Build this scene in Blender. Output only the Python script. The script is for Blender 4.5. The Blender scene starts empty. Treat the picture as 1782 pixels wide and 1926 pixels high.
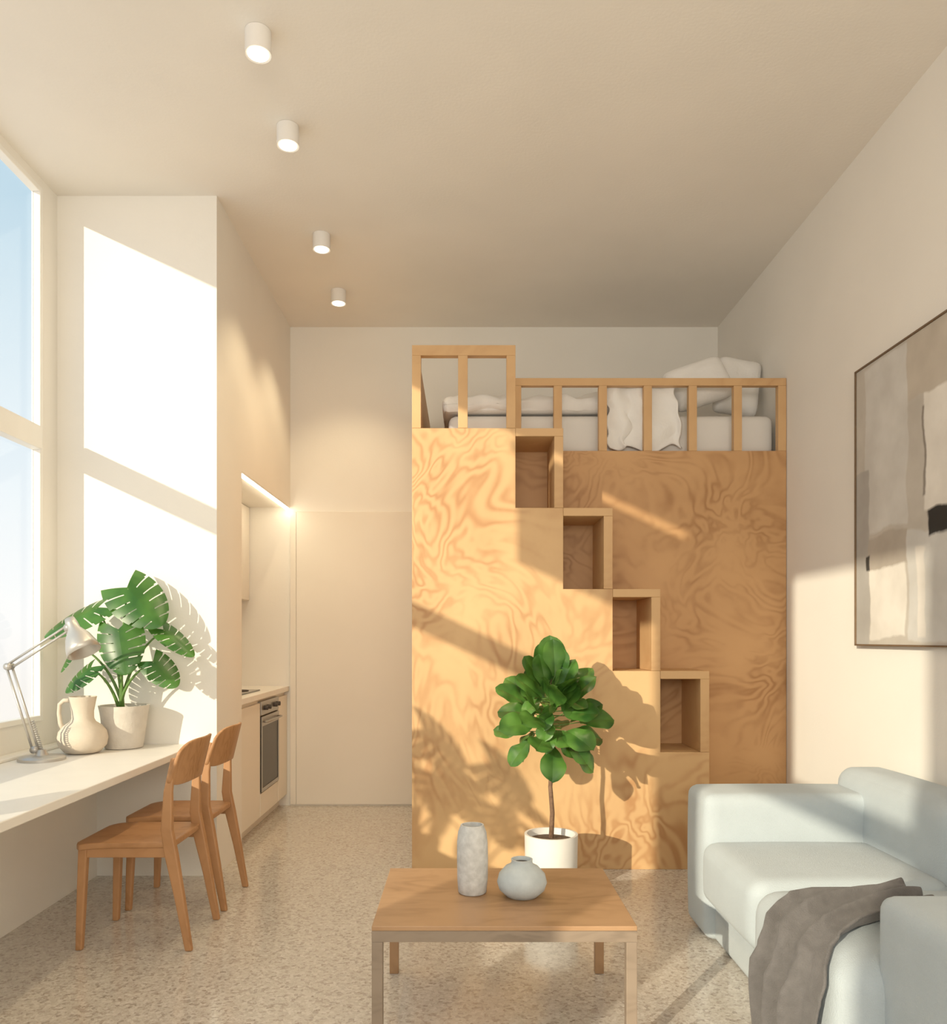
import bpy, math, random
from mathutils import Vector, Matrix, noise
random.seed(7)
S = bpy.context.scene
COL = S.collection
WL = {}

# ---------------------------------------------------------------- materials
def new_mat(name):
    m = bpy.data.materials.new(name); m.use_nodes = True
    nt = m.node_tree; nt.nodes.clear()
    out = nt.nodes.new('ShaderNodeOutputMaterial')
    b = nt.nodes.new('ShaderNodeBsdfPrincipled')
    nt.links.new(b.outputs[0], out.inputs[0])
    return m, nt, b, out

def ramp(nt, stops, interp='LINEAR'):
    r = nt.nodes.new('ShaderNodeValToRGB'); r.color_ramp.interpolation = interp
    e = r.color_ramp.elements
    while len(e) < len(stops): e.new(0.5)
    for i, (p, c) in enumerate(stops):
        e[i].position = p; e[i].color = (c[0], c[1], c[2], 1)
    return r

def simple(name, col, rough=0.6, var=0.06, scale=8, bump=0.0, metal=0.0, bscale=60, spec=0.4, sheen=0.0):
    m, nt, b, out = new_mat(name)
    tc = nt.nodes.new('ShaderNodeTexCoord')
    n = nt.nodes.new('ShaderNodeTexNoise'); n.inputs['Scale'].default_value = scale; n.inputs['Detail'].default_value = 4
    nt.links.new(tc.outputs['Object'], n.inputs['Vector'])
    d = [max(0, c*(1-var)) for c in col]; l = [min(1, c*(1+var)) for c in col]
    r = ramp(nt, [(0.3, d), (0.7, l)])
    nt.links.new(n.outputs[0], r.inputs[0]); nt.links.new(r.outputs[0], b.inputs['Base Color'])
    b.inputs['Roughness'].default_value = rough; b.inputs['Metallic'].default_value = metal
    b.inputs['Specular IOR Level'].default_value = spec
    if sheen: b.inputs['Sheen Weight'].default_value = sheen
    if bump:
        n2 = nt.nodes.new('ShaderNodeTexNoise'); n2.inputs['Scale'].default_value = bscale; n2.inputs['Detail'].default_value = 3
        nt.links.new(tc.outputs['Object'], n2.inputs['Vector'])
        bp = nt.nodes.new('ShaderNodeBump'); bp.inputs['Strength'].default_value = bump; bp.inputs['Distance'].default_value = 0.01
        nt.links.new(n2.outputs[0], bp.inputs['Height']); nt.links.new(bp.outputs[0], b.inputs['Normal'])
    return m

def wood(name, light, dark, scale=1.5, rings=26.0, stretch=(1, 1, 1), amt=0.55, rough=0.5):
    m, nt, b, out = new_mat(name)
    tc = nt.nodes.new('ShaderNodeTexCoord')
    mp = nt.nodes.new('ShaderNodeMapping'); mp.inputs['Scale'].default_value = stretch
    nt.links.new(tc.outputs['Object'], mp.inputs['Vector'])
    n = nt.nodes.new('ShaderNodeTexNoise'); n.inputs['Scale'].default_value = scale
    n.inputs['Detail'].default_value = 3.0; n.inputs['Roughness'].default_value = 0.5; n.inputs['Distortion'].default_value = 1.0
    nt.links.new(mp.outputs[0], n.inputs['Vector'])
    mul = nt.nodes.new('ShaderNodeMath'); mul.operation = 'MULTIPLY'; mul.inputs[1].default_value = rings*6.283
    nt.links.new(n.outputs[0], mul.inputs[0])
    sn = nt.nodes.new('ShaderNodeMath'); sn.operation = 'SINE'; nt.links.new(mul.outputs[0], sn.inputs[0])
    mr = nt.nodes.new('ShaderNodeMapRange'); mr.inputs['From Min'].default_value = -1
    nt.links.new(sn.outputs[0], mr.inputs['Value'])
    pw = nt.nodes.new('ShaderNodeMath'); pw.operation = 'POWER'; pw.inputs[1].default_value = 1.6
    nt.links.new(mr.outputs[0], pw.inputs[0])
    n2 = nt.nodes.new('ShaderNodeTexNoise'); n2.inputs['Scale'].default_value = 2.2; n2.inputs['Detail'].default_value = 5
    nt.links.new(mp.outputs[0], n2.inputs['Vector'])
    pr = nt.nodes.new('ShaderNodeMapRange'); pr.inputs['From Min'].default_value = 0.38; pr.inputs['From Max'].default_value = 0.64
    nt.links.new(n2.outputs[0], pr.inputs['Value'])
    m2 = nt.nodes.new('ShaderNodeMath'); m2.operation = 'MULTIPLY'
    nt.links.new(pw.outputs[0], m2.inputs[0]); nt.links.new(pr.outputs[0], m2.inputs[1])
    m3 = nt.nodes.new('ShaderNodeMath'); m3.operation = 'MULTIPLY'; m3.inputs[1].default_value = amt
    nt.links.new(m2.outputs[0], m3.inputs[0])
    a = nt.nodes.new('ShaderNodeMath'); a.operation = 'MULTIPLY_ADD'; a.inputs[1].default_value = 0.7
    nt.links.new(n2.outputs[0], a.inputs[0]); nt.links.new(m3.outputs[0], a.inputs[2])
    r = ramp(nt, [(0.15, light), (0.95, dark)])
    nt.links.new(a.outputs[0], r.inputs[0]); nt.links.new(r.outputs[0], b.inputs['Base Color'])
    b.inputs['Roughness'].default_value = rough; b.inputs['Specular IOR Level'].default_value = 0.35
    return m

def emis(name, col, st):
    m = bpy.data.materials.new(name); m.use_nodes = True; nt = m.node_tree; nt.nodes.clear()
    o = nt.nodes.new('ShaderNodeOutputMaterial'); e = nt.nodes.new('ShaderNodeEmission')
    e.inputs[0].default_value = (*col, 1); e.inputs[1].default_value = st
    nt.links.new(e.outputs[0], o.inputs[0]); return m

M_wall = simple('plaster_wall', (0.835, 0.80, 0.735), 0.85, 0.02, 2.0, 0.06, bscale=90, spec=0.2)
M_ceil = simple('plaster_ceiling', (0.83, 0.78, 0.705), 0.9, 0.03, 1.5, 0.08, bscale=70, spec=0.15)
M_white = simple('window_paint', (0.86, 0.84, 0.79), 0.5, 0.02)
M_desk = simple('desk_laminate', (0.82, 0.79, 0.73), 0.45, 0.02)
M_cab = simple('cabinet_lacquer', (0.81, 0.755, 0.66), 0.5, 0.02, 2)
M_ply = wood('birch_plywood', (0.67, 0.425, 0.20), (0.42, 0.205, 0.08), 1.7, 15, (1, 1, 0.7), 0.46)
M_ply2 = wood('birch_plywood_panel', (0.60, 0.335, 0.145), (0.35, 0.165, 0.06), 1.5, 15, (1, 1, 1.2), 0.48)
M_plytrim = wood('plywood_trim', (0.64, 0.39, 0.18), (0.48, 0.26, 0.11), 3, 4, (1, 1, 1), 0.35)
M_chair = wood('oak_chair', (0.46, 0.23, 0.10), (0.30, 0.135, 0.05), 4, 6, (1, 4, 1), 0.5, 0.45)
M_table = wood('table_veneer', (0.44, 0.255, 0.13), (0.28, 0.15, 0.07), 2.5, 5, (1, 3, 1), 0.5, 0.42)
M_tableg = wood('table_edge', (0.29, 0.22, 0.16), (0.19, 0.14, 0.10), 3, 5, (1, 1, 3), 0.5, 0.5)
M_sofa = simple('sofa_fabric', (0.44, 0.50, 0.535), 0.95, 0.04, 6, 0.35, bscale=300, spec=0.12, sheen=0.1)
M_throw = simple('wool_throw', (0.12, 0.112, 0.11), 0.95, 0.12, 30, 0.4, bscale=250, spec=0.1, sheen=0.1)
M_linen = simple('bed_linen', (0.84, 0.82, 0.79), 0.95, 0.03, 6, 0.2, bscale=60, spec=0.1)
M_matt = simple('mattress_cloth', (0.78, 0.755, 0.72), 0.95, 0.02, 6, spec=0.1)
M_cer = simple('beige_ceramic', (0.64, 0.55, 0.44), 0.65, 0.05, 10, 0.15)
M_cerg = simple('speckled_grey_ceramic', (0.58, 0.58, 0.565), 0.55, 0.16, 38, 0.25, bscale=40)
M_cerb = simple('pale_grey_ceramic', (0.48, 0.53, 0.545), 0.55, 0.08, 22, 0.1)
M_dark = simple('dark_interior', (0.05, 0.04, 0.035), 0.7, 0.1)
M_potw = simple('white_pot', (0.76, 0.74, 0.70), 0.5, 0.03)
M_potc = simple('concrete_pot', (0.62, 0.57, 0.50), 0.8, 0.06, 20, 0.2)
M_soil = simple('soil', (0.10, 0.06, 0.035), 0.95, 0.4, 50, 0.8)
M_bark = simple('bark', (0.17, 0.095, 0.055), 0.85, 0.3, 60, 0.5)
M_stem = simple('green_stem', (0.09, 0.19, 0.035), 0.5, 0.15, 20)
M_chrome = simple('lamp_metal', (0.50, 0.48, 0.45), 0.35, 0.03, metal=0.6)
M_spot = simple('spot_housing', (0.80, 0.77, 0.73), 0.5, 0.02)
M_steel = simple('oven_steel', (0.40, 0.38, 0.35), 0.35, 0.04, metal=0.8)
M_glassd = simple('oven_glass', (0.04, 0.037, 0.035), 0.3, 0.05, spec=0.2)
M_hob = simple('hob_glass', (0.03, 0.03, 0.03), 0.1, 0.05)
M_frame = simple('picture_frame_wood', (0.14, 0.085, 0.045), 0.5, 0.1, 30)
M_lens = emis('spot_lens', (1.0, 0.88, 0.66), 3.0)
M_strip = emis('strip_glow', (1.0, 0.86, 0.60), 18)

def leafmat(name, c1, c2, tr_=0.22):
    m, nt, b, out = new_mat(name)
    tc = nt.nodes.new('ShaderNodeTexCoord')
    n = nt.nodes.new('ShaderNodeTexNoise'); n.inputs['Scale'].default_value = 9; n.inputs['Detail'].default_value = 2
    nt.links.new(tc.outputs['Object'], n.inputs['Vector'])
    r = ramp(nt, [(0.35, c1), (0.68, c2)])
    nt.links.new(n.outputs[0], r.inputs[0]); nt.links.new(r.outputs[0], b.inputs['Base Color'])
    b.inputs['Roughness'].default_value = 0.32; b.inputs['Specular IOR Level'].default_value = 0.35
    tr = nt.nodes.new('ShaderNodeBsdfTranslucent')
    tr.inputs[0].default_value = (c2[0]*2.0, c2[1]*1.8, c2[2]*1.0, 1)
    mx = nt.nodes.new('ShaderNodeMixShader'); mx.inputs[0].default_value = tr_
    nt.links.new(b.outputs[0], mx.inputs[1]); nt.links.new(tr.outputs[0], mx.inputs[2]); nt.links.new(mx.outputs[0], out.inputs[0])
    return m
M_fig = leafmat('fig_leaf', (0.014, 0.060, 0.010), (0.08, 0.20, 0.03), 0.12)
M_mon = leafmat('monstera_leaf', (0.014, 0.07, 0.012), (0.055, 0.16, 0.025), 0.18)

def terrazzo():
    m, nt, b, out = new_mat('terrazzo_floor')
    tc = nt.nodes.new('ShaderNodeTexCoord')
    n = nt.nodes.new('ShaderNodeTexNoise'); n.inputs['Scale'].default_value = 60; n.inputs['Detail'].default_value = 2
    nt.links.new(tc.outputs['Object'], n.inputs['Vector'])
    add = nt.nodes.new('ShaderNodeMixRGB'); add.blend_type = 'ADD'; add.inputs[0].default_value = 0.012
    nt.links.new(tc.outputs['Object'], add.inputs[1]); nt.links.new(n.outputs[1], add.inputs[2])
    prev = None
    for sc, stops in ((78, [(0, (0.51, 0.46, 0.40)), (0.36, (0.60, 0.555, 0.49)), (0.64, (0.34, 0.285, 0.235)), (0.75, (0.70, 0.66, 0.60)), (0.92, (0.24, 0.20, 0.165))]),
                      (180, [(0, (0.51, 0.465, 0.41)), (0.5, (0.60, 0.56, 0.50)), (0.74, (0.35, 0.30, 0.25)), (0.86, (0.56, 0.51, 0.455))])):
        v = nt.nodes.new('ShaderNodeTexVoronoi'); v.inputs['Scale'].default_value = sc
        nt.links.new(add.outputs[0], v.inputs['Vector'])
        sp = nt.nodes.new('ShaderNodeSeparateColor'); nt.links.new(v.outputs['Color'], sp.inputs[0])
        r = ramp(nt, stops, 'CONSTANT'); nt.links.new(sp.outputs[0], r.inputs[0])
        if prev is None: prev = r
        else:
            mx = nt.nodes.new('ShaderNodeMixRGB'); mx.inputs[0].default_value = 0.5
            nt.links.new(prev.outputs[0], mx.inputs[1]); nt.links.new(r.outputs[0], mx.inputs[2]); prev = mx
    nt.links.new(prev.outputs[0], b.inputs['Base Color'])
    b.inputs['Roughness'].default_value = 0.13; b.inputs['Specular IOR Level'].default_value = 0.9
    return m
M_floor = terrazzo()

def glass():
    m = bpy.data.materials.new('window_glass'); m.use_nodes = True; nt = m.node_tree; nt.nodes.clear()
    o = nt.nodes.new('ShaderNodeOutputMaterial'); t = nt.nodes.new('ShaderNodeBsdfTransparent')
    g = nt.nodes.new('ShaderNodeBsdfGlossy'); g.inputs['Roughness'].default_value = 0.02
    n = nt.nodes.new('ShaderNodeTexNoise'); n.inputs['Scale'].default_value = 0.5
    mr = nt.nodes.new('ShaderNodeMapRange'); mr.inputs['To Min'].default_value = 0.02; mr.inputs['To Max'].default_value = 0.05
    nt.links.new(n.outputs[0], mr.inputs[0])
    mx = nt.nodes.new('ShaderNodeMixShader'); nt.links.new(mr.outputs[0], mx.inputs[0])
    nt.links.new(t.outputs[0], mx.inputs[1]); nt.links.new(g.outputs[0], mx.inputs[2]); nt.links.new(mx.outputs[0], o.inputs[0])
    return m
M_glass = glass()

# ---------------------------------------------------------------- helpers
def link(o, parent, world):
    COL.objects.link(o)
    WL[o.name] = Vector(world)
    if parent:
        o.parent = parent; o.location = Vector(world) - WL[parent.name]
    else: o.location = world
    return o

def thing(name, loc, label, category, group=None):
    o = bpy.data.objects.new(name, None); o.empty_display_size = 0.1
    link(o, None, loc); o['label'] = label; o['category'] = category
    if group: o['group'] = group
    return o

def meta(o, label, category, group=None):
    o['label'] = label; o['category'] = category
    if group: o['group'] = group
    return o

def mesh(name, verts, faces, mat, parent=None, smooth=False, bevel=0, origin=None, seg=2, sub=0):
    vs = [Vector(v) for v in verts]
    if origin is None:
        mn = [min(v[i] for v in vs) for i in range(3)]; mxx = [max(v[i] for v in vs) for i in range(3)]
        origin = Vector(((mn[0]+mxx[0])/2, (mn[1]+mxx[1])/2, mn[2]))
    origin = Vector(origin)
    me = bpy.data.meshes.new(name)
    me.from_pydata([v-origin for v in vs], [], faces); me.update()
    import bmesh
    bm = bmesh.new(); bm.from_mesh(me); bmesh.ops.recalc_face_normals(bm, faces=bm.faces); bm.to_mesh(me); bm.free()
    if mat: me.materials.append(mat)
    if smooth:
        for p in me.polygons: p.use_smooth = True
    o = bpy.data.objects.new(name, me); link(o, parent, origin)
    if bevel:
        b = o.modifiers.new('bevel', 'BEVEL'); b.width = bevel; b.segments = seg; b.limit_method = 'ANGLE'; b.angle_limit = math.radians(40)
    if sub:
        s = o.modifiers.new('sub', 'SUBSURF'); s.levels = sub; s.render_levels = sub
    return o

def bx(x0, x1, y0, y1, z0, z1):
    return ([(x0, y0, z0), (x1, y0, z0), (x1, y1, z0), (x0, y1, z0), (x0, y0, z1), (x1, y0, z1), (x1, y1, z1), (x0, y1, z1)],
            [(0, 3, 2, 1), (4, 5, 6, 7), (0, 1, 5, 4), (1, 2, 6, 5), (2, 3, 7, 6), (3, 0, 4, 7)])

def boxes(name, L, mat, parent=None, bevel=0.003, seg=2, origin=None):
    V = []; F = []
    for b in L:
        v, f = bx(*b); k = len(V); V += v; F += [tuple(i+k for i in q) for q in f]
    return mesh(name, V, F, mat, parent, False, bevel, origin, seg)

def prism_y(name, poly, y0, y1, mat, parent=None, bevel=0.002):
    n = len(poly)
    V = [(x, y0, z) for x, z in poly]+[(x, y1, z) for x, z in poly]
    F = [tuple(range(n)), tuple(range(2*n-1, n-1, -1))]+[(i, (i+1) % n, (i+1) % n+n, i+n) for i in range(n)]
    return mesh(name, V, F, mat, parent, False, bevel)

def lathe(name, prof, c, mat, parent=None, n=48, wob=0):
    V = []; F = []
    for r, z in prof:
        for i in range(n):
            a = 2*math.pi*i/n
            rr = r*(1+wob*math.sin(3*a+z*20))
            V.append((c[0]+rr*math.cos(a), c[1]+rr*math.sin(a), c[2]+z))
    for j in range(len(prof)-1):
        for i in range(n):
            F.append((j*n+i, j*n+(i+1) % n, (j+1)*n+(i+1) % n, (j+1)*n+i))
    F.append(tuple(range(n))); F.append(tuple((len(prof)-1)*n+i for i in range(n)))
    o = mesh(name, V, F, mat, parent, True, 0, c)
    e = o.modifiers.new('edge', 'EDGE_SPLIT'); e.split_angle = math.radians(50)
    return o

def tube_geo(pts, rad, n=10, V=None, F=None):
    if V is None: V = []; F = []
    pts = [Vector(p) for p in pts]; m = len(pts)
    if not isinstance(rad, (list, tuple)): rad = [rad]*m
    up = None; k0 = len(V)
    for i, p in enumerate(pts):
        t = (pts[min(i+1, m-1)]-pts[max(i-1, 0)]).normalized()
        if up is None:
            up = t.orthogonal().normalized()
        up = (up - t*up.dot(t)).normalized(); s = t.cross(up)
        for j in range(n):
            a = 2*math.pi*j/n
            V.append(p+(up*math.cos(a)+s*math.sin(a))*rad[i])
    for i in range(m-1):
        for j in range(n):
            F.append((k0+i*n+j, k0+i*n+(j+1) % n, k0+(i+1)*n+(j+1) % n, k0+(i+1)*n+j))
    F.append(tuple(k0+j for j in range(n))); F.append(tuple(k0+(m-1)*n+j for j in range(n)))
    return V, F

def tube(name, pts, rad, mat, parent=None, n=12):
    V, F = tube_geo(pts, rad, n); return mesh(name, V, F, mat, parent, True)

def bez(p0, p1, p2, n=10):
    p0, p1, p2 = Vector(p0), Vector(p1), Vector(p2)
    return [p0*(1-t)**2+p1*2*t*(1-t)+p2*t*t for t in [i/n for i in range(n+1)]]

def rbox(name, x0, x1, y0, y1, z0, z1, r, mat, parent=None, puff=(0, 0, 0), N=22, wr=0.0, seed=0, wf=6):
    c = Vector(((x0+x1)/2, (y0+y1)/2, (z0+z1)/2)); h = Vector(((x1-x0)/2, (y1-y0)/2, (z1-z0)/2))
    idx = {}; V = []; F = []
    def pt(i, j, k):
        key = (i, j, k)
        if key in idx: return idx[key]
        u = [2*a/N-1 for a in key]
        u2 = [math.copysign(1-(1-abs(a))**1.35, a) for a in u]
        p = Vector([u2[a]*h[a] for a in range(3)])
        q = Vector([max(-(h[a]-r), min(h[a]-r, p[a])) for a in range(3)])
        d = p-q
        if d.length > 1e-9: p = q+d.normalized()*r
        for a in range(3):
            o1, o2 = [b for b in range(3) if b != a]
            p[a] += puff[a]*(p[a]/h[a])*(1-u2[o1]**2)*(1-u2[o2]**2)
        if wr:
            s = wr*noise.noise((p+c)*wf+Vector((seed, 0, 0)))+wr*0.6*noise.noise((p+c)*wf*2.3+Vector((seed, 9, 0)))
            if key[2] > N/2: p.z += s
            elif key[2] > 0: p.z += s*0.5
            p.y += s*0.4*(1 if p.y < 0 else -1)*(key[2] > 0)
        idx[key] = len(V); V.append(p+c); return idx[key]
    for a in range(3):
        b1, b2 = [b for b in range(3) if b != a]
        for s in (0, N):
            for i in range(N):
                for j in range(N):
                    q = []
                    for di, dj in ((0, 0), (1, 0), (1, 1), (0, 1)):
                        k = [0, 0, 0]; k[a] = s; k[b1] = i+di; k[b2] = j+dj; q.append(pt(*k))
                    F.append(tuple(q))
    return mesh(name, V, F, mat, parent, True)

def grid(name, fn, nu, nv, mat, parent=None, thick=0):
    V = []; F = []
    for i in range(nu+1):
        for j in range(nv+1): V.append(fn(i/nu, j/nv))
    for i in range(nu):
        for j in range(nv):
            a = i*(nv+1)+j; F.append((a, a+1, a+nv+2, a+nv+1))
    o = mesh(name, V, F, mat, parent, True)
    if thick:
        s = o.modifiers.new('solid', 'SOLIDIFY'); s.thickness = thick; s.offset = 0
    return o

def leaf(V, F, org, d, nrm, L, W, kind='fig', bend=0.25, fold=0.2):
    org = Vector(org); d = Vector(d).normalized(); nrm = Vector(nrm)
    nrm = (nrm-d*nrm.dot(d)).normalized(); s = d.cross(nrm)
    if kind == 'fig': nt_, nu = 16, 4
    else: nt_, nu = 60, 7
    for side in (-1, 1):
        k0 = len(V)
        for i in range(nt_+1):
            t = i/nt_
            for j in range(nu+1):
                u = j/nu
                if kind == 'fig':
                    w = W*(math.sin(math.pi*min(1, t**1.5*0.96+0.04))**0.62)*(0.75+0.25*min(1, t*2))
                    y = t*L; x = u*w; z = -bend*L*t*t + fold*x*(1-0.6*u) + 0.005*math.sin(t*13+side)*u
                else:
                    w = W*(math.sin(math.pi*(0.14+0.86*t)**0.8)**0.6)
                    y = t*L + u*L*(-0.30*(1-t)**1.5 + 0.12*t*(1-t)); x = u*w
                    z = -bend*L*t*t - fold*x*u*1.3
                V.append(org + d*y + s*(x*side) + nrm*z)
        for i in range(nt_):
            t = (i+0.5)/nt_
            for j in range(nu):
                u = (j+0.5)/nu
                if kind == 'mon' and 0.14 < t < 0.92:
                    ph = i % 10
                    if (ph == 9 and u > 0.35) or (ph == 8 and u > 0.8): continue
                a = k0+i*(nu+1)+j; F.append((a, a+1, a+nu+2, a+nu+1))

# ---------------------------------------------------------------- room shell
XR = 1.97; XL = -2.227; XK = -1.355; YB = 6.2; ZC = 3.717; YN = -3.0; YP = 4.36; YK = 4.85
WT = XL-0.05
def struct(o): o['kind'] = 'structure'; return o
struct(boxes('floor', [(WT, 2.09, YN-0.12, YB+0.12, -0.1, 0)], M_floor, bevel=0))
struct(boxes('ceiling', [(WT, 2.09, YN-0.12, YB+0.12, ZC, ZC+0.1)], M_ceil, bevel=0))
struct(boxes('wall_right', [(XR, XR+0.12, YN-0.1, YB+0.12, 0, ZC)], M_wall, bevel=0))
struct(boxes('wall_back', [(WT, XR, YB, YB+0.12, 0, ZC)], M_wall, bevel=0))
RX0, RX1, RZ0, RZ1 = -1.9, 1.7, 0.5, 3.4
struct(boxes('wall_rear', [(WT, RX0, YN-0.12, YN, 0, ZC), (RX1, XR, YN-0.12, YN, 0, ZC), (RX0, RX1, YN-0.12, YN, 0, RZ0), (RX0, RX1, YN-0.12, YN, RZ1, ZC)], M_wall, bevel=0))
ZT = 3.665; YJ = 4.20; PA, PB = -0.90, -0.08
struct(boxes('wall_left', [(WT, XL, YN, YJ, ZT, ZC), (WT, XL, YJ, YP, 0, ZC), (WT, XL, YN, YJ, 0, 0.865),
                           (WT, XL, PA, PB, 0.865, ZT), (WT, XL, YN, -2.4, 0.865, ZT),
                           (XL, -2.01, YN, YP, 0, 0.684)], M_wall, bevel=0))
struct(boxes('wall_pier', [(WT, XK, YP, YK, 0, ZC), (WT, -1.95, YK, YB, 0, ZC), (-1.95, XK, YK, YB, 2.315, ZC)], M_wall, bevel=0))
for n, (y0, y1) in enumerate(((PB, YJ), (-2.4, PA)), 1):
    w = bpy.data.objects.new('window_%d' % n, None); link(w, None, (XL-0.035, (y0+y1)/2, 0.865)); struct(w)
    t = 0.03
    boxes('window_frame', [(WT+0.01, XL+0.008, y0, y0+t, 0.865, ZT), (WT+0.01, XL+0.008, y1-t, y1, 0.865, ZT),
                          (WT+0.01, XL+0.008, y0+t, y1-t, 0.865, 0.865+t), (WT+0.01, XL+0.008, y0+t, y1-t, ZT-t, ZT),
                          (WT+0.01, XL+0.02, y0+t, y1-t, 2.285, 2.405)], M_white, w, 0.004)
    boxes('window_pane', [(XL-0.030, XL-0.026, y0+t, y1-t, 0.865+t, 2.285), (XL-0.030, XL-0.026, y0+t, y1-t, 2.405, ZT-t)], M_glass, w, 0)
w = bpy.data.objects.new('window_3', None); link(w, None, (-0.1, YN-0.06, RZ0)); struct(w)  # unseen rear opening added to let in sky light as fill
boxes('window_frame', [(RX0, RX0+0.04, YN-0.1, YN-0.02, RZ0, RZ1), (RX1-0.04, RX1, YN-0.1, YN-0.02, RZ0, RZ1), (RX0+0.04, RX1-0.04, YN-0.1, YN-0.02, RZ0, RZ0+0.04),
                       (RX0+0.04, RX1-0.04, YN-0.1, YN-0.02, RZ1-0.04, RZ1), (-0.13, -0.07, YN-0.1, YN-0.02, RZ0+0.04, RZ1-0.04)], M_white, w, 0.004)
g = thing('added_sun_blind', (XL+0.03, 0.55, 2.90), 'unseen cream fabric blind added to keep sun off the upper loft panel', 'light blocker')  # added out of view to block sun on the loft panel, leaving a streak
boxes('fabric', [(XL+0.022, XL+0.025, -0.04, 1.08, 2.90, 3.555)], M_linen, g, 0)
tube('roller', [(XL+0.035, -0.06, 3.55), (XL+0.035, 1.10, 3.55)], 0.010, M_white, g)
boxes('bracket', [(XL+0.0085, XL+0.03, -0.075, -0.06, 3.51, 3.58)], M_white, g, 0.001)
boxes('bracket', [(XL+0.0085, XL+0.03, 1.095, 1.11, 3.51, 3.58)], M_white, g, 0.001)

# ---------------------------------------------------------------- kitchen
g = thing('kitchen_base_cabinet', (-1.65, 5.1, 0), 'cream lacquered kitchen base cabinet with flat doors beside the oven', 'cabinet')
boxes('body', [(-1.94, -1.40, YK+0.003, 5.38, 0.08, 0.888), (-1.94, -1.44, YK+0.003, 5.38, 0, 0.08)], M_cab, g)
boxes('door', [(-1.398, -1.378, YK+0.006, 5.375, 0.09, 0.86)], M_cab, g)
g = thing('kitchen_base_cabinet', (-1.65, 6.04, 0), 'narrow cream lacquered filler cabinet between oven and end wall', 'cabinet')
boxes('body', [(-1.94, -1.40, 5.90, YB-0.003, 0.08, 0.888), (-1.94, -1.44, 5.90, YB-0.003, 0, 0.08)], M_cab, g)
boxes('door', [(-1.398, -1.378, 5.905, YB-0.006, 0.09, 0.86)], M_cab, g)
g = thing('oven', (-1.65, 5.64, 0), 'built-in steel oven with dark glass door and knobs', 'oven')
boxes('body', [(-1.94, -1.40, 5.385, 5.895, 0.08, 0.888), (-1.94, -1.44, 5.385, 5.895, 0, 0.08)], M_cab, g)
boxes('lower_panel', [(-1.398, -1.378, 5.387, 5.893, 0.09, 0.245)], M_cab, g)
boxes('control_panel', [(-1.398, -1.372, 5.39, 5.89, 0.775, 0.87)], M_steel, g)
d = boxes('oven_door', [(-1.398, -1.375, 5.39, 5.89, 0.255, 0.765)], M_glassd, g)
boxes('door_frame', [(-1.374, -1.370, 5.39, 5.41, 0.255, 0.765), (-1.374, -1.370, 5.87, 5.89, 0.255, 0.765), (-1.374, -1.370, 5.41, 5.87, 0.255, 0.28), (-1.374, -1.370, 5.41, 5.87, 0.70, 0.765)], M_steel, d, 0.001)
tube('handle', [(-1.373, 5.44, 0.73), (-1.34, 5.44, 0.73), (-1.34, 5.64, 0.73), (-1.34, 5.84, 0.73), (-1.373, 5.84, 0.73)], 0.007, M_steel, d)
for y in (5.46, 5.55, 5.73, 5.82):
    tube('knob', [(-1.372, y, 0.823), (-1.345, y, 0.823)], 0.016, M_dark, g)
meta(boxes('kitchen_worktop', [(-1.945, -1.362, YK+0.002, YB-0.002, 0.889, 0.928)], M_desk, bevel=0.003), 'thin cream stone worktop over the kitchen units', 'worktop')
g = thing('cooktop', (-1.65, 5.4, 0.928), 'black glass cooktop set on the kitchen worktop', 'cooktop')
boxes('glass_plate', [(-1.88, -1.44, 5.05, 5.62, 0.9285, 0.938)], M_hob, g)
for (x, y) in ((-1.77, 5.2), (-1.55, 5.2), (-1.77, 5.46), (-1.55, 5.46)):
    lathe('burner', [(0.07, 0), (0.07, 0.004), (0.06, 0.006), (0.0, 0.006)], (x, y, 0.938), M_dark, g, 24)
g = thing('kitchen_wall_cabinet', (-1.81, 5.5, 1.59), 'cream flat-fronted wall cabinet above the kitchen worktop', 'cabinet')
boxes('body', [(-1.945, -1.69, YK+0.003, YB-0.003, 1.59, 2.312)], M_cab, g)
for a, b in ((4.856, 5.30), (5.304, 5.745), (5.749, 6.19)):
    boxes('door', [(-1.689, -1.67, a, b, 1.592, 2.31)], M_cab, g)
g = thing('strip_light', (-1.375, 5.52, 2.29), 'slim glowing linear light under the edge of the kitchen bulkhead', 'light')
boxes('housing', [(-1.385, -1.3555, 4.86, 6.18, 2.304, 2.3145)], M_spot, g, 0.001)
boxes('diffuser', [(-1.382, -1.358, 4.87, 6.17, 2.292, 2.304)], M_strip, g, 0.001)
g = thing('built_in_wardrobe', (-0.8, YB, 0), 'cream flush built-in wardrobe with a tall plain door', 'wardrobe')
boxes('body', [(-1.350, -0.297, YB-0.012, YB-0.001, 0, 2.28), ], M_cab, g, 0.001)
boxes('door', [(-1.303, -0.300, YB-0.022, YB-0.0125, 0.012, 2.277)], M_cab, g, 0.001)
boxes('side_panel', [(-1.350, -1.306, YB-0.022, YB-0.0125, 0.012, 2.277)], M_cab, g, 0.001)

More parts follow.
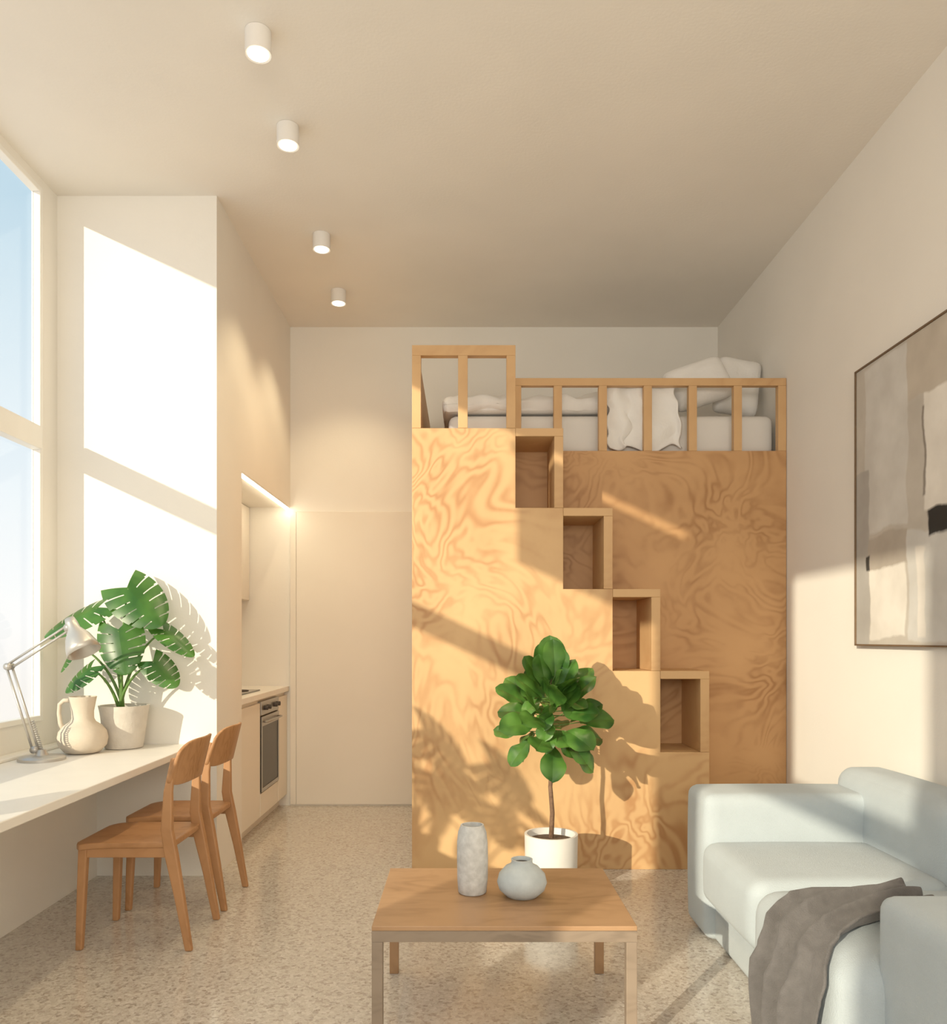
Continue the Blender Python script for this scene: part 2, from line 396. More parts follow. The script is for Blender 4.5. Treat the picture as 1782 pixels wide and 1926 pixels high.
# ---------------------------------------------------------------- staircase + loft
XS = [-0.295, 0.287, 0.555, 0.833, 1.101, 1.376]
ZS = [2.479, 2.031, 1.575, 1.115, 0.658]
Y0, Y1 = 4.48, 4.868
g = thing('storage_staircase', (0.5, Y0, 0), 'birch plywood storage stair with open cube steps', 'staircase')
poly = [(XS[0], 0), (XS[5], 0), (XS[5], ZS[4])]
for k in (4, 3, 2, 1):
    poly += [(XS[k], ZS[k]), (XS[k], ZS[k-1])]
poly += [(XS[0], ZS[0])]
prism_y('stair_body', poly, Y0, Y1, M_ply, g, 0.002)
for k in range(1, 5):
    c0, c1 = XS[k], XS[k+1]; zt = ZS[k-1]; zb = ZS[k]
    boxes('step_box', [(c0+0.001, c1, Y0, Y1, zt-0.045, zt), (c1-0.05, c1, Y0, Y1, zb+0.001, zt-0.0455)], M_plytrim, g, 0.002)
gr = boxes('guard_frame', [(XS[0], XS[1], Y0, Y0+0.05, 2.888, 2.946), (XS[0], XS[0]+0.05, Y0, Y0+0.05, 2.48, 2.888),
                      (-0.036, 0.018, Y0, Y0+0.05, 2.48, 2.888), (XS[1]-0.05, XS[1], Y0, Y0+0.05, 2.48, 2.888)], M_plytrim, g, 0.002)
g = thing('loft_bed', (0.84, 4.87, 0), 'birch plywood loft platform with slatted guard rail', 'loft bed')
boxes('front_panel', [(XS[0], XR-0.003, 4.87, 4.90, 0, 2.443)], M_ply2, g, 0.002)
boxes('side_panel', [(XS[0], XS[0]+0.03, 4.902, YB-0.033, 0, 2.40), (XS[0], XS[0]+0.03, 4.902, YB-0.035, 2.40, 2.94)], M_ply2, g, 0.002)
boxes('platform', [(XS[0]+0.032, XR-0.003, 4.902, YB-0.003, 2.40, 2.443)], M_ply2, g, 0.002)
rl = boxes('guard_rail', [(0.297, XR-0.003, 4.87, 4.915, 2.842, 2.888)], M_plytrim, g, 0.002)
for x in (0.322, 0.571, 0.846, 1.121, 1.396, 1.671, 1.942):
    boxes('baluster', [(x-0.025, x+0.025, 4.87, 4.915, 2.4435, 2.8415)], M_plytrim, rl, 0.002)
# bedding
meta(rbox('mattress', -0.10, XR-0.03, 4.99, 6.12, 2.444, 2.70, 0.05, M_matt), 'pale thick mattress on the loft platform', 'mattress')
meta(rbox('duvet', -0.14, 1.30, 4.985, 6.13, 2.715, 2.825, 0.05, M_linen, None, (0, 0, 0.0), 60, 0.07, 3, 5), 'rumpled off-white duvet spread over the mattress', 'duvet')
def thr(u, v):
    x = 0.86+0.44*u
    if v < 0.75:
        k = v/0.75; z = 2.475+0.38*k; y = 4.94-0.012*math.sin(k*3.14)
        f = 0.018*math.sin(u*15+k*3.0)+0.022*noise.noise(Vector((u*5, k*4, 2)))
        x += 0.05*(1-k)*math.sin(u*7+1)+0.05*noise.noise(Vector((k*4, u*3, 7)))
        z += 0.05*noise.noise(Vector((u*5, 1, 2)))*(1-k)
        return (x, y+f*0.7, z)
    k = (v-0.75)/0.25
    f = 0.018*math.sin(u*15+3)+0.022*noise.noise(Vector((u*5, 4, 2)))
    return (x+0.05*noise.noise(Vector((4, u*3, 7))), 4.94+0.09*k+f*0.7*(1-k), 2.855+0.04*math.sin(min(1, k*2)*1.57)+0.012*math.sin(u*17+2+k*3)*k)
meta(grid('folded_blanket', thr, 60, 44, M_linen, thick=0.014), 'off-white blanket folded across the loft bed', 'blanket')
def pillow(name, c, w, h, t, rot, lab):
    V = []; F = []; N = 24
    R = Matrix.Rotation(math.radians(rot[2]), 3, 'Z') @ Matrix.Rotation(math.radians(rot[1]), 3, 'X') @ Matrix.Rotation(math.radians(rot[0]), 3, 'Z')
    for s in (-1, 1):
        k0 = len(V)
        for i in range(N+1):
            for j in range(N+1):
                a = math.sin((2*i/N-1)*math.pi/2); b = math.sin((2*j/N-1)*math.pi/2)
                px = a*w/2*(1-0.05*(1-b*b)-0.10*(a*a*b*b)**3); py = b*h/2*(1-0.05*(1-a*a)-0.10*(a*a*b*b)**3)
                tt = t/2*((1-a**4)*(1-b**4))**0.45
                wv = 0.016*noise.noise(Vector((a*3, b*3, c[0]*7)))
                V.append(Vector(c)+R @ Vector((px, py, s*tt+wv*(1-a*a)*(1-b*b))))
        for i in range(N):
            for j in range(N):
                a = k0+i*(N+1)+j; F.append((a, a+1, a+N+2, a+N+1))
    o = mesh(name, V, F, M_linen, None, True)
    meta(o, lab, 'pillow', 'pillows on the loft bed'); return o
pillow('pillow', (1.50, 5.11, 2.925), 0.41, 0.30, 0.18, (20, 70, -4), 'plump white pillow leaning back on the loft bed')
pillow('pillow', (1.80, 5.27, 2.955), 0.30, 0.40, 0.17, (-10, 80, 4), 'plump white pillow propped up beside the wall')

# ---------------------------------------------------------------- desk
meta(boxes('desk', [(XL+0.002, -1.46, 0.3, YP-0.003, 0.685, 0.72), (XL+0.002, -2.14, 0.3, YP-0.003, 0.7205, 0.735)], M_desk, bevel=0.004, seg=3), 'long white built-in desk top running below the window', 'desk')

# ---------------------------------------------------------------- chairs
ch = thing('dining_chair', (-1.38, 3.50, 0), 'brown oak chair with curved backrest facing the desk lamp', 'chair', 'oak chairs at the desk')
def seatf(u, v, dz):
    x = -1.63+0.42*u; hw = 0.195-0.012*u
    y = 3.50+(2*v-1)*hw
    cor = (max(0, abs(2*v-1)-0.7)/0.3)
    x += (0.03*cor*cor if u < 0.5 else -0.03*cor*cor)*abs(2*u-1)**3
    z = 0.452-0.012*math.sin(math.pi*u)*(1-(2*v-1)**2)+0.01*(1-u)**6*-1
    return (x, y, z+dz)
def slab(name, fn, nu, nv, th, mat, parent):
    V = []; F = []
    for s in (0, 1):
        for i in range(nu+1):
            for j in range(nv+1): V.append(fn(i/nu, j/nv, -th*s))
    m_ = (nu+1)*(nv+1)
    idx = lambda s, i, j: s*m_+i*(nv+1)+j
    for i in range(nu):
        for j in range(nv):
            F.append((idx(0, i, j), idx(0, i, j+1), idx(0, i+1, j+1), idx(0, i+1, j)))
            F.append((idx(1, i, j), idx(1, i+1, j), idx(1, i+1, j+1), idx(1, i, j+1)))
    for i in range(nu):
        for j in (0, nv): F.append((idx(0, i, j), idx(0, i+1, j), idx(1, i+1, j), idx(1, i, j)))
    for j in range(nv):
        for i in (0, nu): F.append((idx(0, i, j), idx(0, i, j+1), idx(1, i, j+1), idx(1, i, j)))
    o = mesh(name, V, F, mat, parent, True)
    e = o.modifiers.new('bev', 'BEVEL'); e.width = 0.005; e.segments = 2; e.limit_method = 'ANGLE'; e.angle_limit = math.radians(50)
    e = o.modifiers.new('edge', 'EDGE_SPLIT'); e.split_angle = math.radians(60)
    return o
slab('seat', seatf, 16, 16, 0.026, M_chair, ch)
def backf(u, v, d):
    q = 2*v-1
    y = 3.50+q*0.190
    bow = 0.055*(1-q*q)
    zt = 0.872-0.05*abs(q)**5; zb = 0.668+0.02*(1-q*q)+0.03*abs(q)**6
    z = zb+(zt-zb)*u
    x = -1.225+0.045*u+bow
    return (x+d, y, z)
slab('backrest', backf, 10, 28, 0.016, M_chair, ch)
def sqleg(name, pts, ws, ds, parent):
    V = []; F = []
    for (x, y, z), w, dd in zip(pts, ws, ds):
        V += [(x-w, y-dd, z), (x+w, y-dd, z), (x+w, y+dd, z), (x-w, y+dd, z)]
    for i in range(len(pts)-1):
        for j in range(4): F.append((4*i+j, 4*i+(j+1) % 4, 4*i+4+(j+1) % 4, 4*i+4+j))
    F.append((0, 1, 2, 3)); k = 4*(len(pts)-1); F.append((k, k+1, k+2, k+3))
    return mesh(name, V, F, M_chair, parent, False, 0.006)
for s in (-1, 1):
    y = 3.50+s*0.172
    sqleg('leg', [(-1.605, y+s*0.003, 0), (-1.598, y, 0.2), (-1.59, y-s*0.004, 0.426)], [0.014, 0.017, 0.019], [0.014, 0.016, 0.017], ch)
    sqleg('leg', [(-1.145, y+s*0.012, 0), (-1.185, y+s*0.008, 0.22), (-1.222, y+s*0.003, 0.40), (-1.240, y+s*0.003, 0.50), (-1.235, y+s*0.002, 0.66), (-1.215, y, 0.80)],
          [0.015, 0.020, 0.026, 0.024, 0.018, 0.010], [0.013, 0.016, 0.018, 0.016, 0.013, 0.009], ch)
boxes('seat_rail', [(-1.575, -1.245, 3.50-0.18, 3.50-0.162, 0.385, 0.426), (-1.575, -1.245, 3.50+0.162, 3.50+0.18, 0.385, 0.426),
                    (-1.60, -1.582, 3.50-0.155, 3.50+0.155, 0.385, 0.426)], M_chair, ch, 0.003)
def copy_thing(src, off, label):
    n = src.copy(); COL.objects.link(n); n.location = Vector(src.location)+Vector(off); n['label'] = label
    WL[n.name] = Vector(n.location)
    def rec(a, b):
        for c in list(a.children):
            k = c.copy(); COL.objects.link(k); k.parent = b; rec(c, k)
    rec(src, n); return n
copy_thing(ch, (-0.0, 0.485, 0), 'brown oak chair with curved backrest, standing next to the pier')

# ---------------------------------------------------------------- desk lamp
DZ = 0.7205
LY = 3.79
g = thing('desk_lamp', (-2.01, LY, DZ), 'silver articulated desk lamp with round base', 'desk lamp')
lathe('base', [(0.104, 0), (0.104, 0.012), (0.096, 0.018), (0.03, 0.024), (0.018, 0.05), (0.0, 0.05)], (-2.01, LY, DZ+0.0), M_chrome, g)
B = Vector((-2.04, LY, 0.77)); E = Vector((-2.165, LY, 1.165)); H = Vector((-1.87, LY-0.02, 1.35))
V, F = [], []
for dx in (-0.014, 0.014): tube_geo([B+Vector((dx, 0, 0)), E+Vector((dx, 0, 0))], 0.006, 8, V, F)
mesh('lower_arm', V, F, M_chrome, g, True)
V, F = [], []
for dz in (-0.014, 0.014): tube_geo([E+Vector((0, 0, dz)), H+Vector((0, 0, dz))], 0.006, 8, V, F)
mesh('upper_arm', V, F, M_chrome, g, True)
V, F = [], []
pts = []
for i in range(90):
    t = i/89; p = B.lerp(E, 0.35*t); an = t*2*math.pi*14
    pts.append(p+Vector((0.03+0.008*math.cos(an), 0.008*math.sin(an), 0)))
tube_geo(pts, 0.002, 5, V, F)
mesh('spring', V, F, M_chrome, g, True)
for p in (B, E, H): tube('joint', [p+Vector((0, -0.022, 0)), p+Vector((0, 0.022, 0))], 0.017, M_chrome, g)
ax = Vector((0.45, -0.15, -0.85)).normalized(); V = []; F = []
prof = [(0.0, -0.05), (0.022, -0.048), (0.028, -0.02), (0.03, 0.01), (0.055, 0.05), (0.072, 0.10), (0.078, 0.135), (0.074, 0.135), (0.05, 0.05), (0.0, 0.02)]
u1 = ax.orthogonal().normalized(); v1 = ax.cross(u1); nn = 28; o_ = H+Vector((0.02, 0, 0.0))
for r, z in prof:
    for i in range(nn):
        a = 2*math.pi*i/nn; V.append(o_+ax*z+(u1*math.cos(a)+v1*math.sin(a))*max(r, 1e-4))
for j in range(len(prof)-1):
    for i in range(nn): F.append((j*nn+i, j*nn+(i+1) % nn, (j+1)*nn+(i+1) % nn, (j+1)*nn+i))
mesh('lamp_shade', V, F, M_chrome, g, True)

# ---------------------------------------------------------------- jug vase on desk
JY = 4.02
g = thing('ceramic_jug', (-1.925, JY, DZ), 'beige matte ceramic jug vase with round belly and loop handle', 'vase')
lathe('body', [(0.055, 0), (0.085, 0.008), (0.112, 0.040), (0.119, 0.075), (0.112, 0.11), (0.088, 0.14), (0.062, 0.158), (0.053, 0.175), (0.052, 0.21), (0.060, 0.255), (0.066, 0.285), (0.061, 0.285), (0.052, 0.24), (0.046, 0.18), (0.0, 0.15)], (-1.925, JY, DZ), M_cer, g)
tube('handle', [(-1.986, JY, 0.985), (-2.02, JY, 0.985), (-2.042, JY, 0.965), (-2.045, JY, 0.92), (-2.038, JY, 0.87), (-2.018, JY, 0.83)], [0.012, 0.011, 0.010, 0.010, 0.011, 0.013], M_cer, g)

# ---------------------------------------------------------------- monstera
PX, PY = -1.80, 4.215
ms = thing('potted_monstera', (PX, PY, DZ), 'monstera with split green leaves in a concrete pot on desk', 'potted plant')
g = ms
lathe('pot', [(0.085, 0), (0.095, 0.004), (0.122, 0.20), (0.127, 0.225), (0.115, 0.225), (0.108, 0.20), (0.0, 0.195)], (PX, PY, DZ), M_potc, g)
lathe('soil', [(0.1, 0.0), (0.1, 0.006), (0.0, 0.012)], (PX, PY, DZ+0.1955), M_soil, g, 24)
ML = [((-1.77, 4.18, 1.565), (-1.56, 4.09, 1.38), 0.14, (0.15, -0.85, 0.5)),
      ((-1.91, 4.16, 1.46), (-2.17, 4.08, 1.33), 0.10, (-0.25, -0.7, 0.65)),
      ((-1.78, 4.10, 1.345), (-1.72, 4.03, 1.12), 0.12, (0.1, -0.95, 0.25)),
      ((-1.59, 4.21, 1.345), (-1.41, 4.16, 1.22), 0.065, (0.4, -0.7, 0.6)),
      ((-1.92, 4.10, 1.15), (-2.03, 4.03, 1.035), 0.07, (-0.4, -0.8, 0.5)),
      ((-1.61, 4.12, 1.18), (-1.47, 4.07, 1.06), 0.08, (0.3, -0.85, 0.4)),
      ((-2.03, 4.18, 1.27), (-2.12, 4.15, 1.13), 0.045, (-0.5, -0.6, 0.6))]
V, F = [], []; SV, SF = [], []
for a, t, w, nr in ML:
    a = Vector(a); t = Vector(t); d = t-a
    leaf(V, F, a, d, nr, d.length*1.0, w, 'mon', 0.12, 0.18)
    root = Vector((PX+random.uniform(-0.02, 0.02), PY-0.01+random.uniform(-0.02, 0.02), DZ+0.2))
    mid = Vector((root.x*0.75+a.x*0.25, (root.y+a.y)/2, root.z+(a.z-root.z)*0.75))
    tube_geo(bez(root, mid, a+d*0.04, 10), [0.010-0.0006*i for i in range(11)], 7, SV, SF)
mesh('stems', SV, SF, M_stem, g, True)
mesh('foliage', V, F, M_mon, g, True)
copy_thing(ms, (-0.15, -2.50, 0), 'monstera in a concrete pot standing farther along the desk')
copy_thing(ms, (-0.12, -1.95, 0), 'second monstera in a concrete pot farther along the desk')

# ---------------------------------------------------------------- fiddle leaf fig
FX, FY = 0.437, 4.02
g = thing('potted_fig_tree', (FX, FY, 0), 'small fig tree with broad dark green leaves in a white pot', 'potted plant')
lathe('pot', [(0.105, 0), (0.115, 0.005), (0.130, 0.10), (0.134, 0.315), (0.122, 0.315), (0.12, 0.28), (0.0, 0.275)], (FX, FY, 0), M_potw, g)
lathe('soil', [(0.115, 0.0), (0.115, 0.008), (0.0, 0.02)], (FX, FY, 0.2755), M_soil, g, 24)
trunk = [(FX, FY, 0.28), (FX+0.006, FY, 0.42), (FX-0.004, FY, 0.55), (FX+0.004, FY, 0.68), (FX-0.006, FY, 0.85), (FX, FY, 1.00), (FX+0.0, FY, 1.10)]
V, F = tube_geo(trunk, [0.013, 0.012, 0.011, 0.0105, 0.009, 0.006, 0.003], 9)
mesh('trunk', V, F, M_bark, g, True)
V, F = [], []
V2, F2 = [], []
random.seed(33)
K = 58
for i in range(K):
    inner = i >= 46
    t = i/45 if not inner else 0.15+0.7*(i-46)/11
    z = 0.78+0.31*t
    az = i*2.39996+random.uniform(-0.3, 0.3)
    if inner: az = -math.pi/2+random.uniform(-1.1, 1.1)
    rad = 0.03+(0.11 if not inner else 0.05)*math.sin(math.pi*min(1, 0.25+0.75*t))*random.uniform(0.4, 1.15)
    el = math.radians(-62+148*t**0.66+random.uniform(-16, 16))
    if inner: el = math.radians(random.uniform(-50, 60))
    b = Vector((FX+math.cos(az)*rad, FY+math.sin(az)*rad, z+random.uniform(-0.03, 0.03)))
    d = Vector((math.cos(az)*math.cos(el), math.sin(az)*math.cos(el), math.sin(el)))
    L = random.uniform(0.155, 0.205)*(0.8 if inner else 1)
    nat = Vector((-math.cos(az)*math.sin(el), -math.sin(az)*math.sin(el), math.cos(el)))
    nrm = nat*0.7+Vector((random.uniform(-.5, .5), -0.85, 0.2))
    tube_geo([Vector((FX, FY, z-0.015)), b], [0.0035, 0.0025], 5, V, F)
    leaf(V2, F2, b, d, nrm, L, L*random.uniform(0.33, 0.39), 'fig', random.uniform(-0.1, 0.35), 0.32)
mesh('leaf_stalks', V, F, M_stem, g, True)
mesh('foliage', V2, F2, M_fig, g, True)

# ---------------------------------------------------------------- coffee table
g = thing('coffee_table', (0.125, 2.8, 0), 'rectangular brown wooden coffee table with square legs', 'coffee table')
TX0, TX1, TY0, TY1 = -0.29, 0.54, 2.49, 3.12
boxes('table_top', [(TX0, TX1, TY0, TY1, 0.385, 0.40)], M_table, g, 0.002)
boxes('apron', [(TX0, TX1, TY0, TY0+0.03, 0.35, 0.3845), (TX0, TX1, TY1-0.03, TY1, 0.35, 0.3845), (TX0, TX0+0.03, TY0+0.0305, TY1-0.0305, 0.35, 0.3845), (TX1-0.03, TX1, TY0+0.0305, TY1-0.0305, 0.35, 0.3845)], M_tableg, g, 0.001)
for x in (TX0, TX1-0.034):
    for y in (TY0, TY1-0.034):
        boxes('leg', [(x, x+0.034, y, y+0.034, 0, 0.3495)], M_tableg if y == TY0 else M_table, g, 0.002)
g = thing('tall_vase', (0.028, 2.82, 0.4005), 'tall speckled white and grey ceramic cylinder vase on the coffee table', 'vase')
lathe('body', [(0.045, 0), (0.05, 0.004), (0.054, 0.05), (0.055, 0.12), (0.054, 0.18), (0.050, 0.215), (0.042, 0.235), (0.041, 0.24), (0.036, 0.24), (0.037, 0.22), (0.045, 0.18), (0.0, 0.15)], (0.028, 2.82, 0.4005), M_cerg, g, 48, 0.012)
g = thing('round_vase', (0.20, 2.78, 0.4005), 'squat round pale grey vase with narrow mouth on the coffee table', 'vase')
lathe('body', [(0.045, 0), (0.055, 0.003), (0.079, 0.025), (0.087, 0.05), (0.080, 0.078), (0.058, 0.103), (0.040, 0.112), (0.036, 0.122), (0.038, 0.130), (0.033, 0.130), (0.030, 0.12), (0.03, 0.10)], (0.20, 2.78, 0.4005), M_cerb, g, 48, 0.008)
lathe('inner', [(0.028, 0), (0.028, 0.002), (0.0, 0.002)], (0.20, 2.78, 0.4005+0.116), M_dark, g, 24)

# ---------------------------------------------------------------- sofa
g = thing('sofa', (1.48, 2.7, 0), 'pale blue-grey soft upholstered sofa with rounded cushions along the wall', 'sofa')
rbox('base', 1.06, 1.93, 1.78, 3.63, 0.0, 0.20, 0.05, M_sofa, g)
rbox('seat_cushion', 1.00, 1.72, 2.77, 3.385, 0.19, 0.445, 0.06, M_sofa, g, (0.01, 0, 0.014))
rbox('seat_cushion', 0.985, 1.72, 2.06, 2.755, 0.05, 0.445, 0.08, M_sofa, g, (0.015, 0, 0.018))
rbox('armrest', 1.02, 1.75, 3.37, 3.67, 0.015, 0.635, 0.045, M_sofa, g, (0.01, 0.01, 0.006))
rbox('armrest', 1.09, 1.91, 1.72, 2.12, 0.015, 0.625, 0.04, M_sofa, g, (0.006, 0.01, 0.005))
rbox('backrest', 1.70, 1.935, 2.78, 3.68, 0.10, 0.715, 0.07, M_sofa, g, (0.02, 0, 0.010))
rbox('backrest', 1.70, 1.935, 1.80, 2.76, 0.10, 0.715, 0.07, M_sofa, g, (0.02, 0, 0.010))

# throw
prof = [(1.42, 0.476), (1.34, 0.476), (1.22, 0.474), (1.12, 0.470), (1.04, 0.456), (0.985, 0.41), (0.958, 0.33), (0.950, 0.24), (0.946, 0.14), (0.937, 0.06), (0.925, 0.015)]
def thrf(u, v):
    k = u*(len(prof)-1); i = min(int(k), len(prof)-2); f = k-i
    x = prof[i][0]*(1-f)+prof[i+1][0]*f; z = prof[i][1]*(1-f)+prof[i+1][1]*f
    wid = 0.24+0.12*math.sin(math.pi*u*0.9)
    yc = 2.51-0.21*min(1, u/0.55)**1.2+0.08*max(0, u-0.5)
    y = yc+(v-0.5)*wid
    fo = 0.034*math.sin(v*17+2.0*math.sin(u*3)+u*2)+0.012*math.sin(v*37+u*5)+0.012*noise.noise(Vector((u*4, v*4, 0)))
    fo = fo*(0.85+0.5*noise.noise(Vector((u*2, v*3, 8))))
    fo = 0.5*(fo+math.sqrt(fo*fo+0.0003))
    if u < 0.42: z += fo*1.2+0.006
    elif u < 0.62: z += fo*0.7; x -= fo*0.9+0.004
    else: x -= fo*1.4+0.004
    y += 0.025*noise.noise(Vector((u*4, v*2, 4)))
    x += 0.02*noise.noise(Vector((v*4, 2, 4)))*(1-u/0.4)*(u < 0.4)
    return (x, y, z)
meta(grid('throw_blanket', thrf, 110, 90, M_throw, thick=0.007), 'grey thin throw draped over the sofa seat edge', 'throw')

# ---------------------------------------------------------------- ceiling spots
labs = 'white cylindrical surface-mounted ceiling spotlight, switched on'
SH = 0.09
for (x, y) in ((-0.823, 3.18), (-0.835, 3.77), (-0.857, 4.78), (-0.877, 5.55)):
    g = thing('ceiling_spotlight', (x, y, ZC-SH-0.001), labs, 'light', 'ceiling spotlights in a row')
    lathe('housing', [(0.046, 0.004), (0.052, 0.0), (0.052, SH), (0.0, SH+0.0005)], (x, y, ZC-SH-0.001), M_spot, g, 36)
    lathe('lens', [(0.042, 0), (0.042, 0.002), (0, 0.002)], (x, y, ZC-SH-0.0015), M_lens, g, 28)
    L = bpy.data.lights.new('spot_glow', 'SPOT'); L.energy = 24; L.color = (1, 0.78, 0.46); L.spot_size = math.radians(105); L.spot_blend = 0.6; L.shadow_soft_size = 0.04
    lo = bpy.data.objects.new('lamp_glow', L); link(lo, g, (x, y, ZC-SH-0.02))

# ---------------------------------------------------------------- painting
PYc, PZ0, PZ1 = 3.355, 1.262, 2.62
def paint_mat():
    m, nt, b, out = new_mat('abstract_painting')
    tc = nt.nodes.new('ShaderNodeTexCoord')
    n = nt.nodes.new('ShaderNodeTexNoise'); n.inputs['Scale'].default_value = 3.5; n.inputs['Detail'].default_value = 5
    nt.links.new(tc.outputs['Object'], n.inputs['Vector'])
    sb = nt.nodes.new('ShaderNodeVectorMath'); sb.operation = 'SUBTRACT'; sb.inputs[1].default_value = (0.5, 0.5, 0.5)
    nt.links.new(n.outputs['Color'], sb.inputs[0])
    sc = nt.nodes.new('ShaderNodeVectorMath'); sc.operation = 'SCALE'; sc.inputs['Scale'].default_value = 0.10
    nt.links.new(sb.outputs[0], sc.inputs[0])
    ad = nt.nodes.new('ShaderNodeVectorMath'); nt.links.new(tc.outputs['Object'], ad.inputs[0]); nt.links.new(sc.outputs[0], ad.inputs[1])
    sp = nt.nodes.new('ShaderNodeSeparateXYZ'); nt.links.new(ad.outputs[0], sp.inputs[0])
    def edge(sock, v, inv, w=0.006):
        r = nt.nodes.new('ShaderNodeMapRange'); r.inputs['From Min'].default_value = v-w; r.inputs['From Max'].default_value = v+w
        if inv: r.inputs['To Min'].default_value = 1; r.inputs['To Max'].default_value = 0
        nt.links.new(sock, r.inputs[0]); return r.outputs[0]
    rects = [(3.5, 3.87, 1.80, 2.60, (0.62, 0.60, 0.56)), (2.9, 3.5, 2.33, 2.7, (0.52, 0.46, 0.38)), (2.7, 3.37, 1.84, 2.33, (0.80, 0.76, 0.69)),
             (3.835, 4.1, 1.2, 2.1, (0.42, 0.40, 0.37)), (3.5, 3.84, 1.62, 1.78, (0.44, 0.39, 0.33)), (3.52, 3.83, 1.30, 1.62, (0.78, 0.74, 0.67)),
             (2.7, 3.50, 1.28, 1.77, (0.62, 0.61, 0.58)), (3.37, 3.43, 1.30, 1.70, (0.76, 0.72, 0.66)), (2.95, 3.35, 1.745, 1.84, (0.010, 0.010, 0.010)), (3.82, 3.86, 1.62, 1.70, (0.03, 0.028, 0.025)), (3.365, 3.38, 1.90, 2.28, (0.22, 0.19, 0.16))]
    base = nt.nodes.new('ShaderNodeRGB'); base.outputs[0].default_value = (0.53, 0.49, 0.43, 1); prev = base.outputs[0]
    for y0, y1, z0, z1, c in rects:
        a = [edge(sp.outputs[1], y0-PYc, False), edge(sp.outputs[1], y1-PYc, True), edge(sp.outputs[2], z0-PZ0, False), edge(sp.outputs[2], z1-PZ0, True)]
        cur = a[0]
        for q in a[1:]:
            mm = nt.nodes.new('ShaderNodeMath'); mm.operation = 'MULTIPLY'; nt.links.new(cur, mm.inputs[0]); nt.links.new(q, mm.inputs[1]); cur = mm.outputs[0]
        mx = nt.nodes.new('ShaderNodeMixRGB'); nt.links.new(cur, mx.inputs[0]); nt.links.new(prev, mx.inputs[1]); mx.inputs[2].default_value = (*c, 1); prev = mx.outputs[0]
    n3 = nt.nodes.new('ShaderNodeTexNoise'); n3.inputs['Scale'].default_value = 5; n3.inputs['Detail'].default_value = 6
    nt.links.new(tc.outputs['Object'], n3.inputs['Vector'])
    rr = ramp(nt, [(0.35, (0.84, 0.83, 0.82)), (0.65, (1.0, 1.0, 1.0))]); nt.links.new(n3.outputs[0], rr.inputs[0])
    mu = nt.nodes.new('ShaderNodeMixRGB'); mu.blend_type = 'MULTIPLY'; mu.inputs[0].default_value = 1
    nt.links.new(prev, mu.inputs[1]); nt.links.new(rr.outputs[0], mu.inputs[2])
    nt.links.new(mu.outputs[0], b.inputs['Base Color']); b.inputs['Roughness'].default_value = 0.8
    return m
g = thing('abstract_painting', (XR, PYc, PZ0), 'large abstract painting in beige, grey, cream and black, thin dark frame', 'painting')
boxes('canvas', [(XR-0.026, XR-0.002, PYc-0.597, PYc+0.597, PZ0+0.008, PZ1-0.008)], paint_mat(), g, 0, origin=(XR-0.014, PYc, PZ0))
boxes('frame', [(XR-0.034, XR-0.002, PYc-0.605, PYc-0.5975, PZ0, PZ1), (XR-0.034, XR-0.002, PYc+0.5975, PYc+0.605, PZ0, PZ1),
                (XR-0.034, XR-0.002, PYc-0.597, PYc+0.597, PZ0, PZ0+0.0075), (XR-0.034, XR-0.002, PYc-0.597, PYc+0.597, PZ1-0.0075, PZ1)], M_frame, g, 0.001)

# ---------------------------------------------------------------- light
sun = bpy.data.lights.new('sun', 'SUN'); sun.energy = 3.7; sun.color = (1.0, 0.88, 0.65); sun.angle = math.radians(0.6)
so = bpy.data.objects.new('sun', sun); COL.objects.link(so); so.location = (-6, -6, 5)
so.rotation_mode = 'QUATERNION'; so.rotation_quaternion = Vector((1, 1.36, -0.468)).to_track_quat('-Z', 'Y')
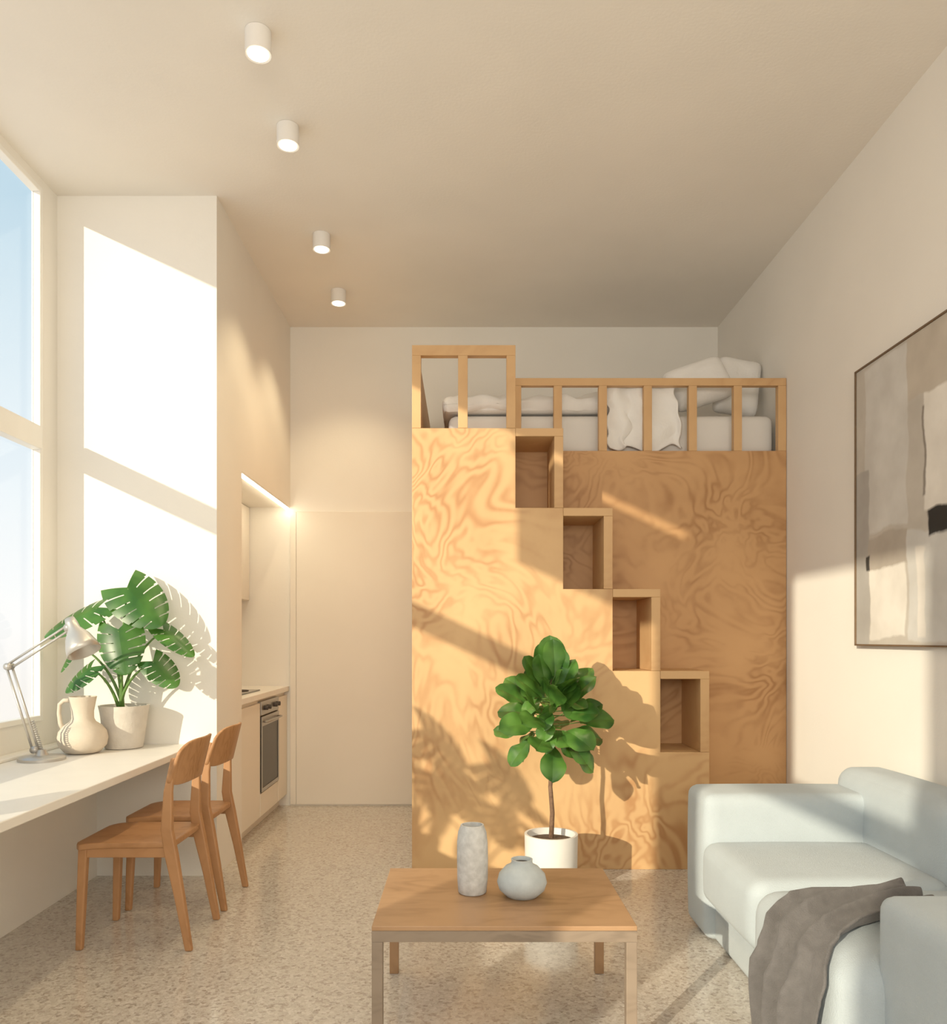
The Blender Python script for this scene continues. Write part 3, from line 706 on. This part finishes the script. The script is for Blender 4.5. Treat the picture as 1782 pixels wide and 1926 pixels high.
# warm fill light added behind the camera to brighten the room, no real fixture
L = bpy.data.lights.new('fill_light', 'AREA'); L.energy = 76; L.color = (1, 0.88, 0.71); L.shape = 'RECTANGLE'; L.size = 3.0; L.size_y = 1.2
lo = bpy.data.objects.new('fill_light', L); COL.objects.link(lo); lo.location = (0, -2.2, 2.2); lo.rotation_euler = (math.radians(108), 0, 0)

w = bpy.data.worlds.new('sky'); S.world = w; w.use_nodes = True; nt = w.node_tree; nt.nodes.clear()
o = nt.nodes.new('ShaderNodeOutputWorld'); bg = nt.nodes.new('ShaderNodeBackground'); bg.inputs[1].default_value = 0.88
tc = nt.nodes.new('ShaderNodeTexCoord'); sp = nt.nodes.new('ShaderNodeSeparateXYZ'); nt.links.new(tc.outputs['Generated'], sp.inputs[0])
n = nt.nodes.new('ShaderNodeTexNoise'); n.inputs['Scale'].default_value = 2.5; n.inputs['Detail'].default_value = 5; nt.links.new(tc.outputs['Generated'], n.inputs['Vector'])
ma = nt.nodes.new('ShaderNodeMath'); ma.operation = 'MULTIPLY_ADD'; ma.inputs[1].default_value = 0.12; nt.links.new(n.outputs[0], ma.inputs[0]); nt.links.new(sp.outputs[2], ma.inputs[2])
r = ramp(nt, [(0.0, (0.90, 0.87, 0.82)), (0.08, (0.93, 0.93, 0.92)), (0.25, (0.74, 0.84, 0.90)), (0.5, (0.47, 0.66, 0.78)), (1.0, (0.35, 0.55, 0.75))])
nt.links.new(ma.outputs[0], r.inputs[0]); nt.links.new(r.outputs[0], bg.inputs[0]); nt.links.new(bg.outputs[0], o.inputs[0])
S.view_settings.view_transform = 'Standard'
S.view_settings.look = 'None'
S.view_settings.exposure = 0.30
S.view_settings.gamma = 1.13

# ---------------------------------------------------------------- camera
cam = bpy.data.cameras.new('camera'); co = bpy.data.objects.new('camera', cam); COL.objects.link(co)
co.location = (0, 0, 1.3); co.rotation_euler = (math.radians(90), 0, 0)
cam.sensor_fit = 'HORIZONTAL'; cam.sensor_width = 36; cam.lens = 1500/1782*36
cam.shift_x = 17/1782; cam.shift_y = 237/1782; cam.clip_start = 0.05
S.camera = co
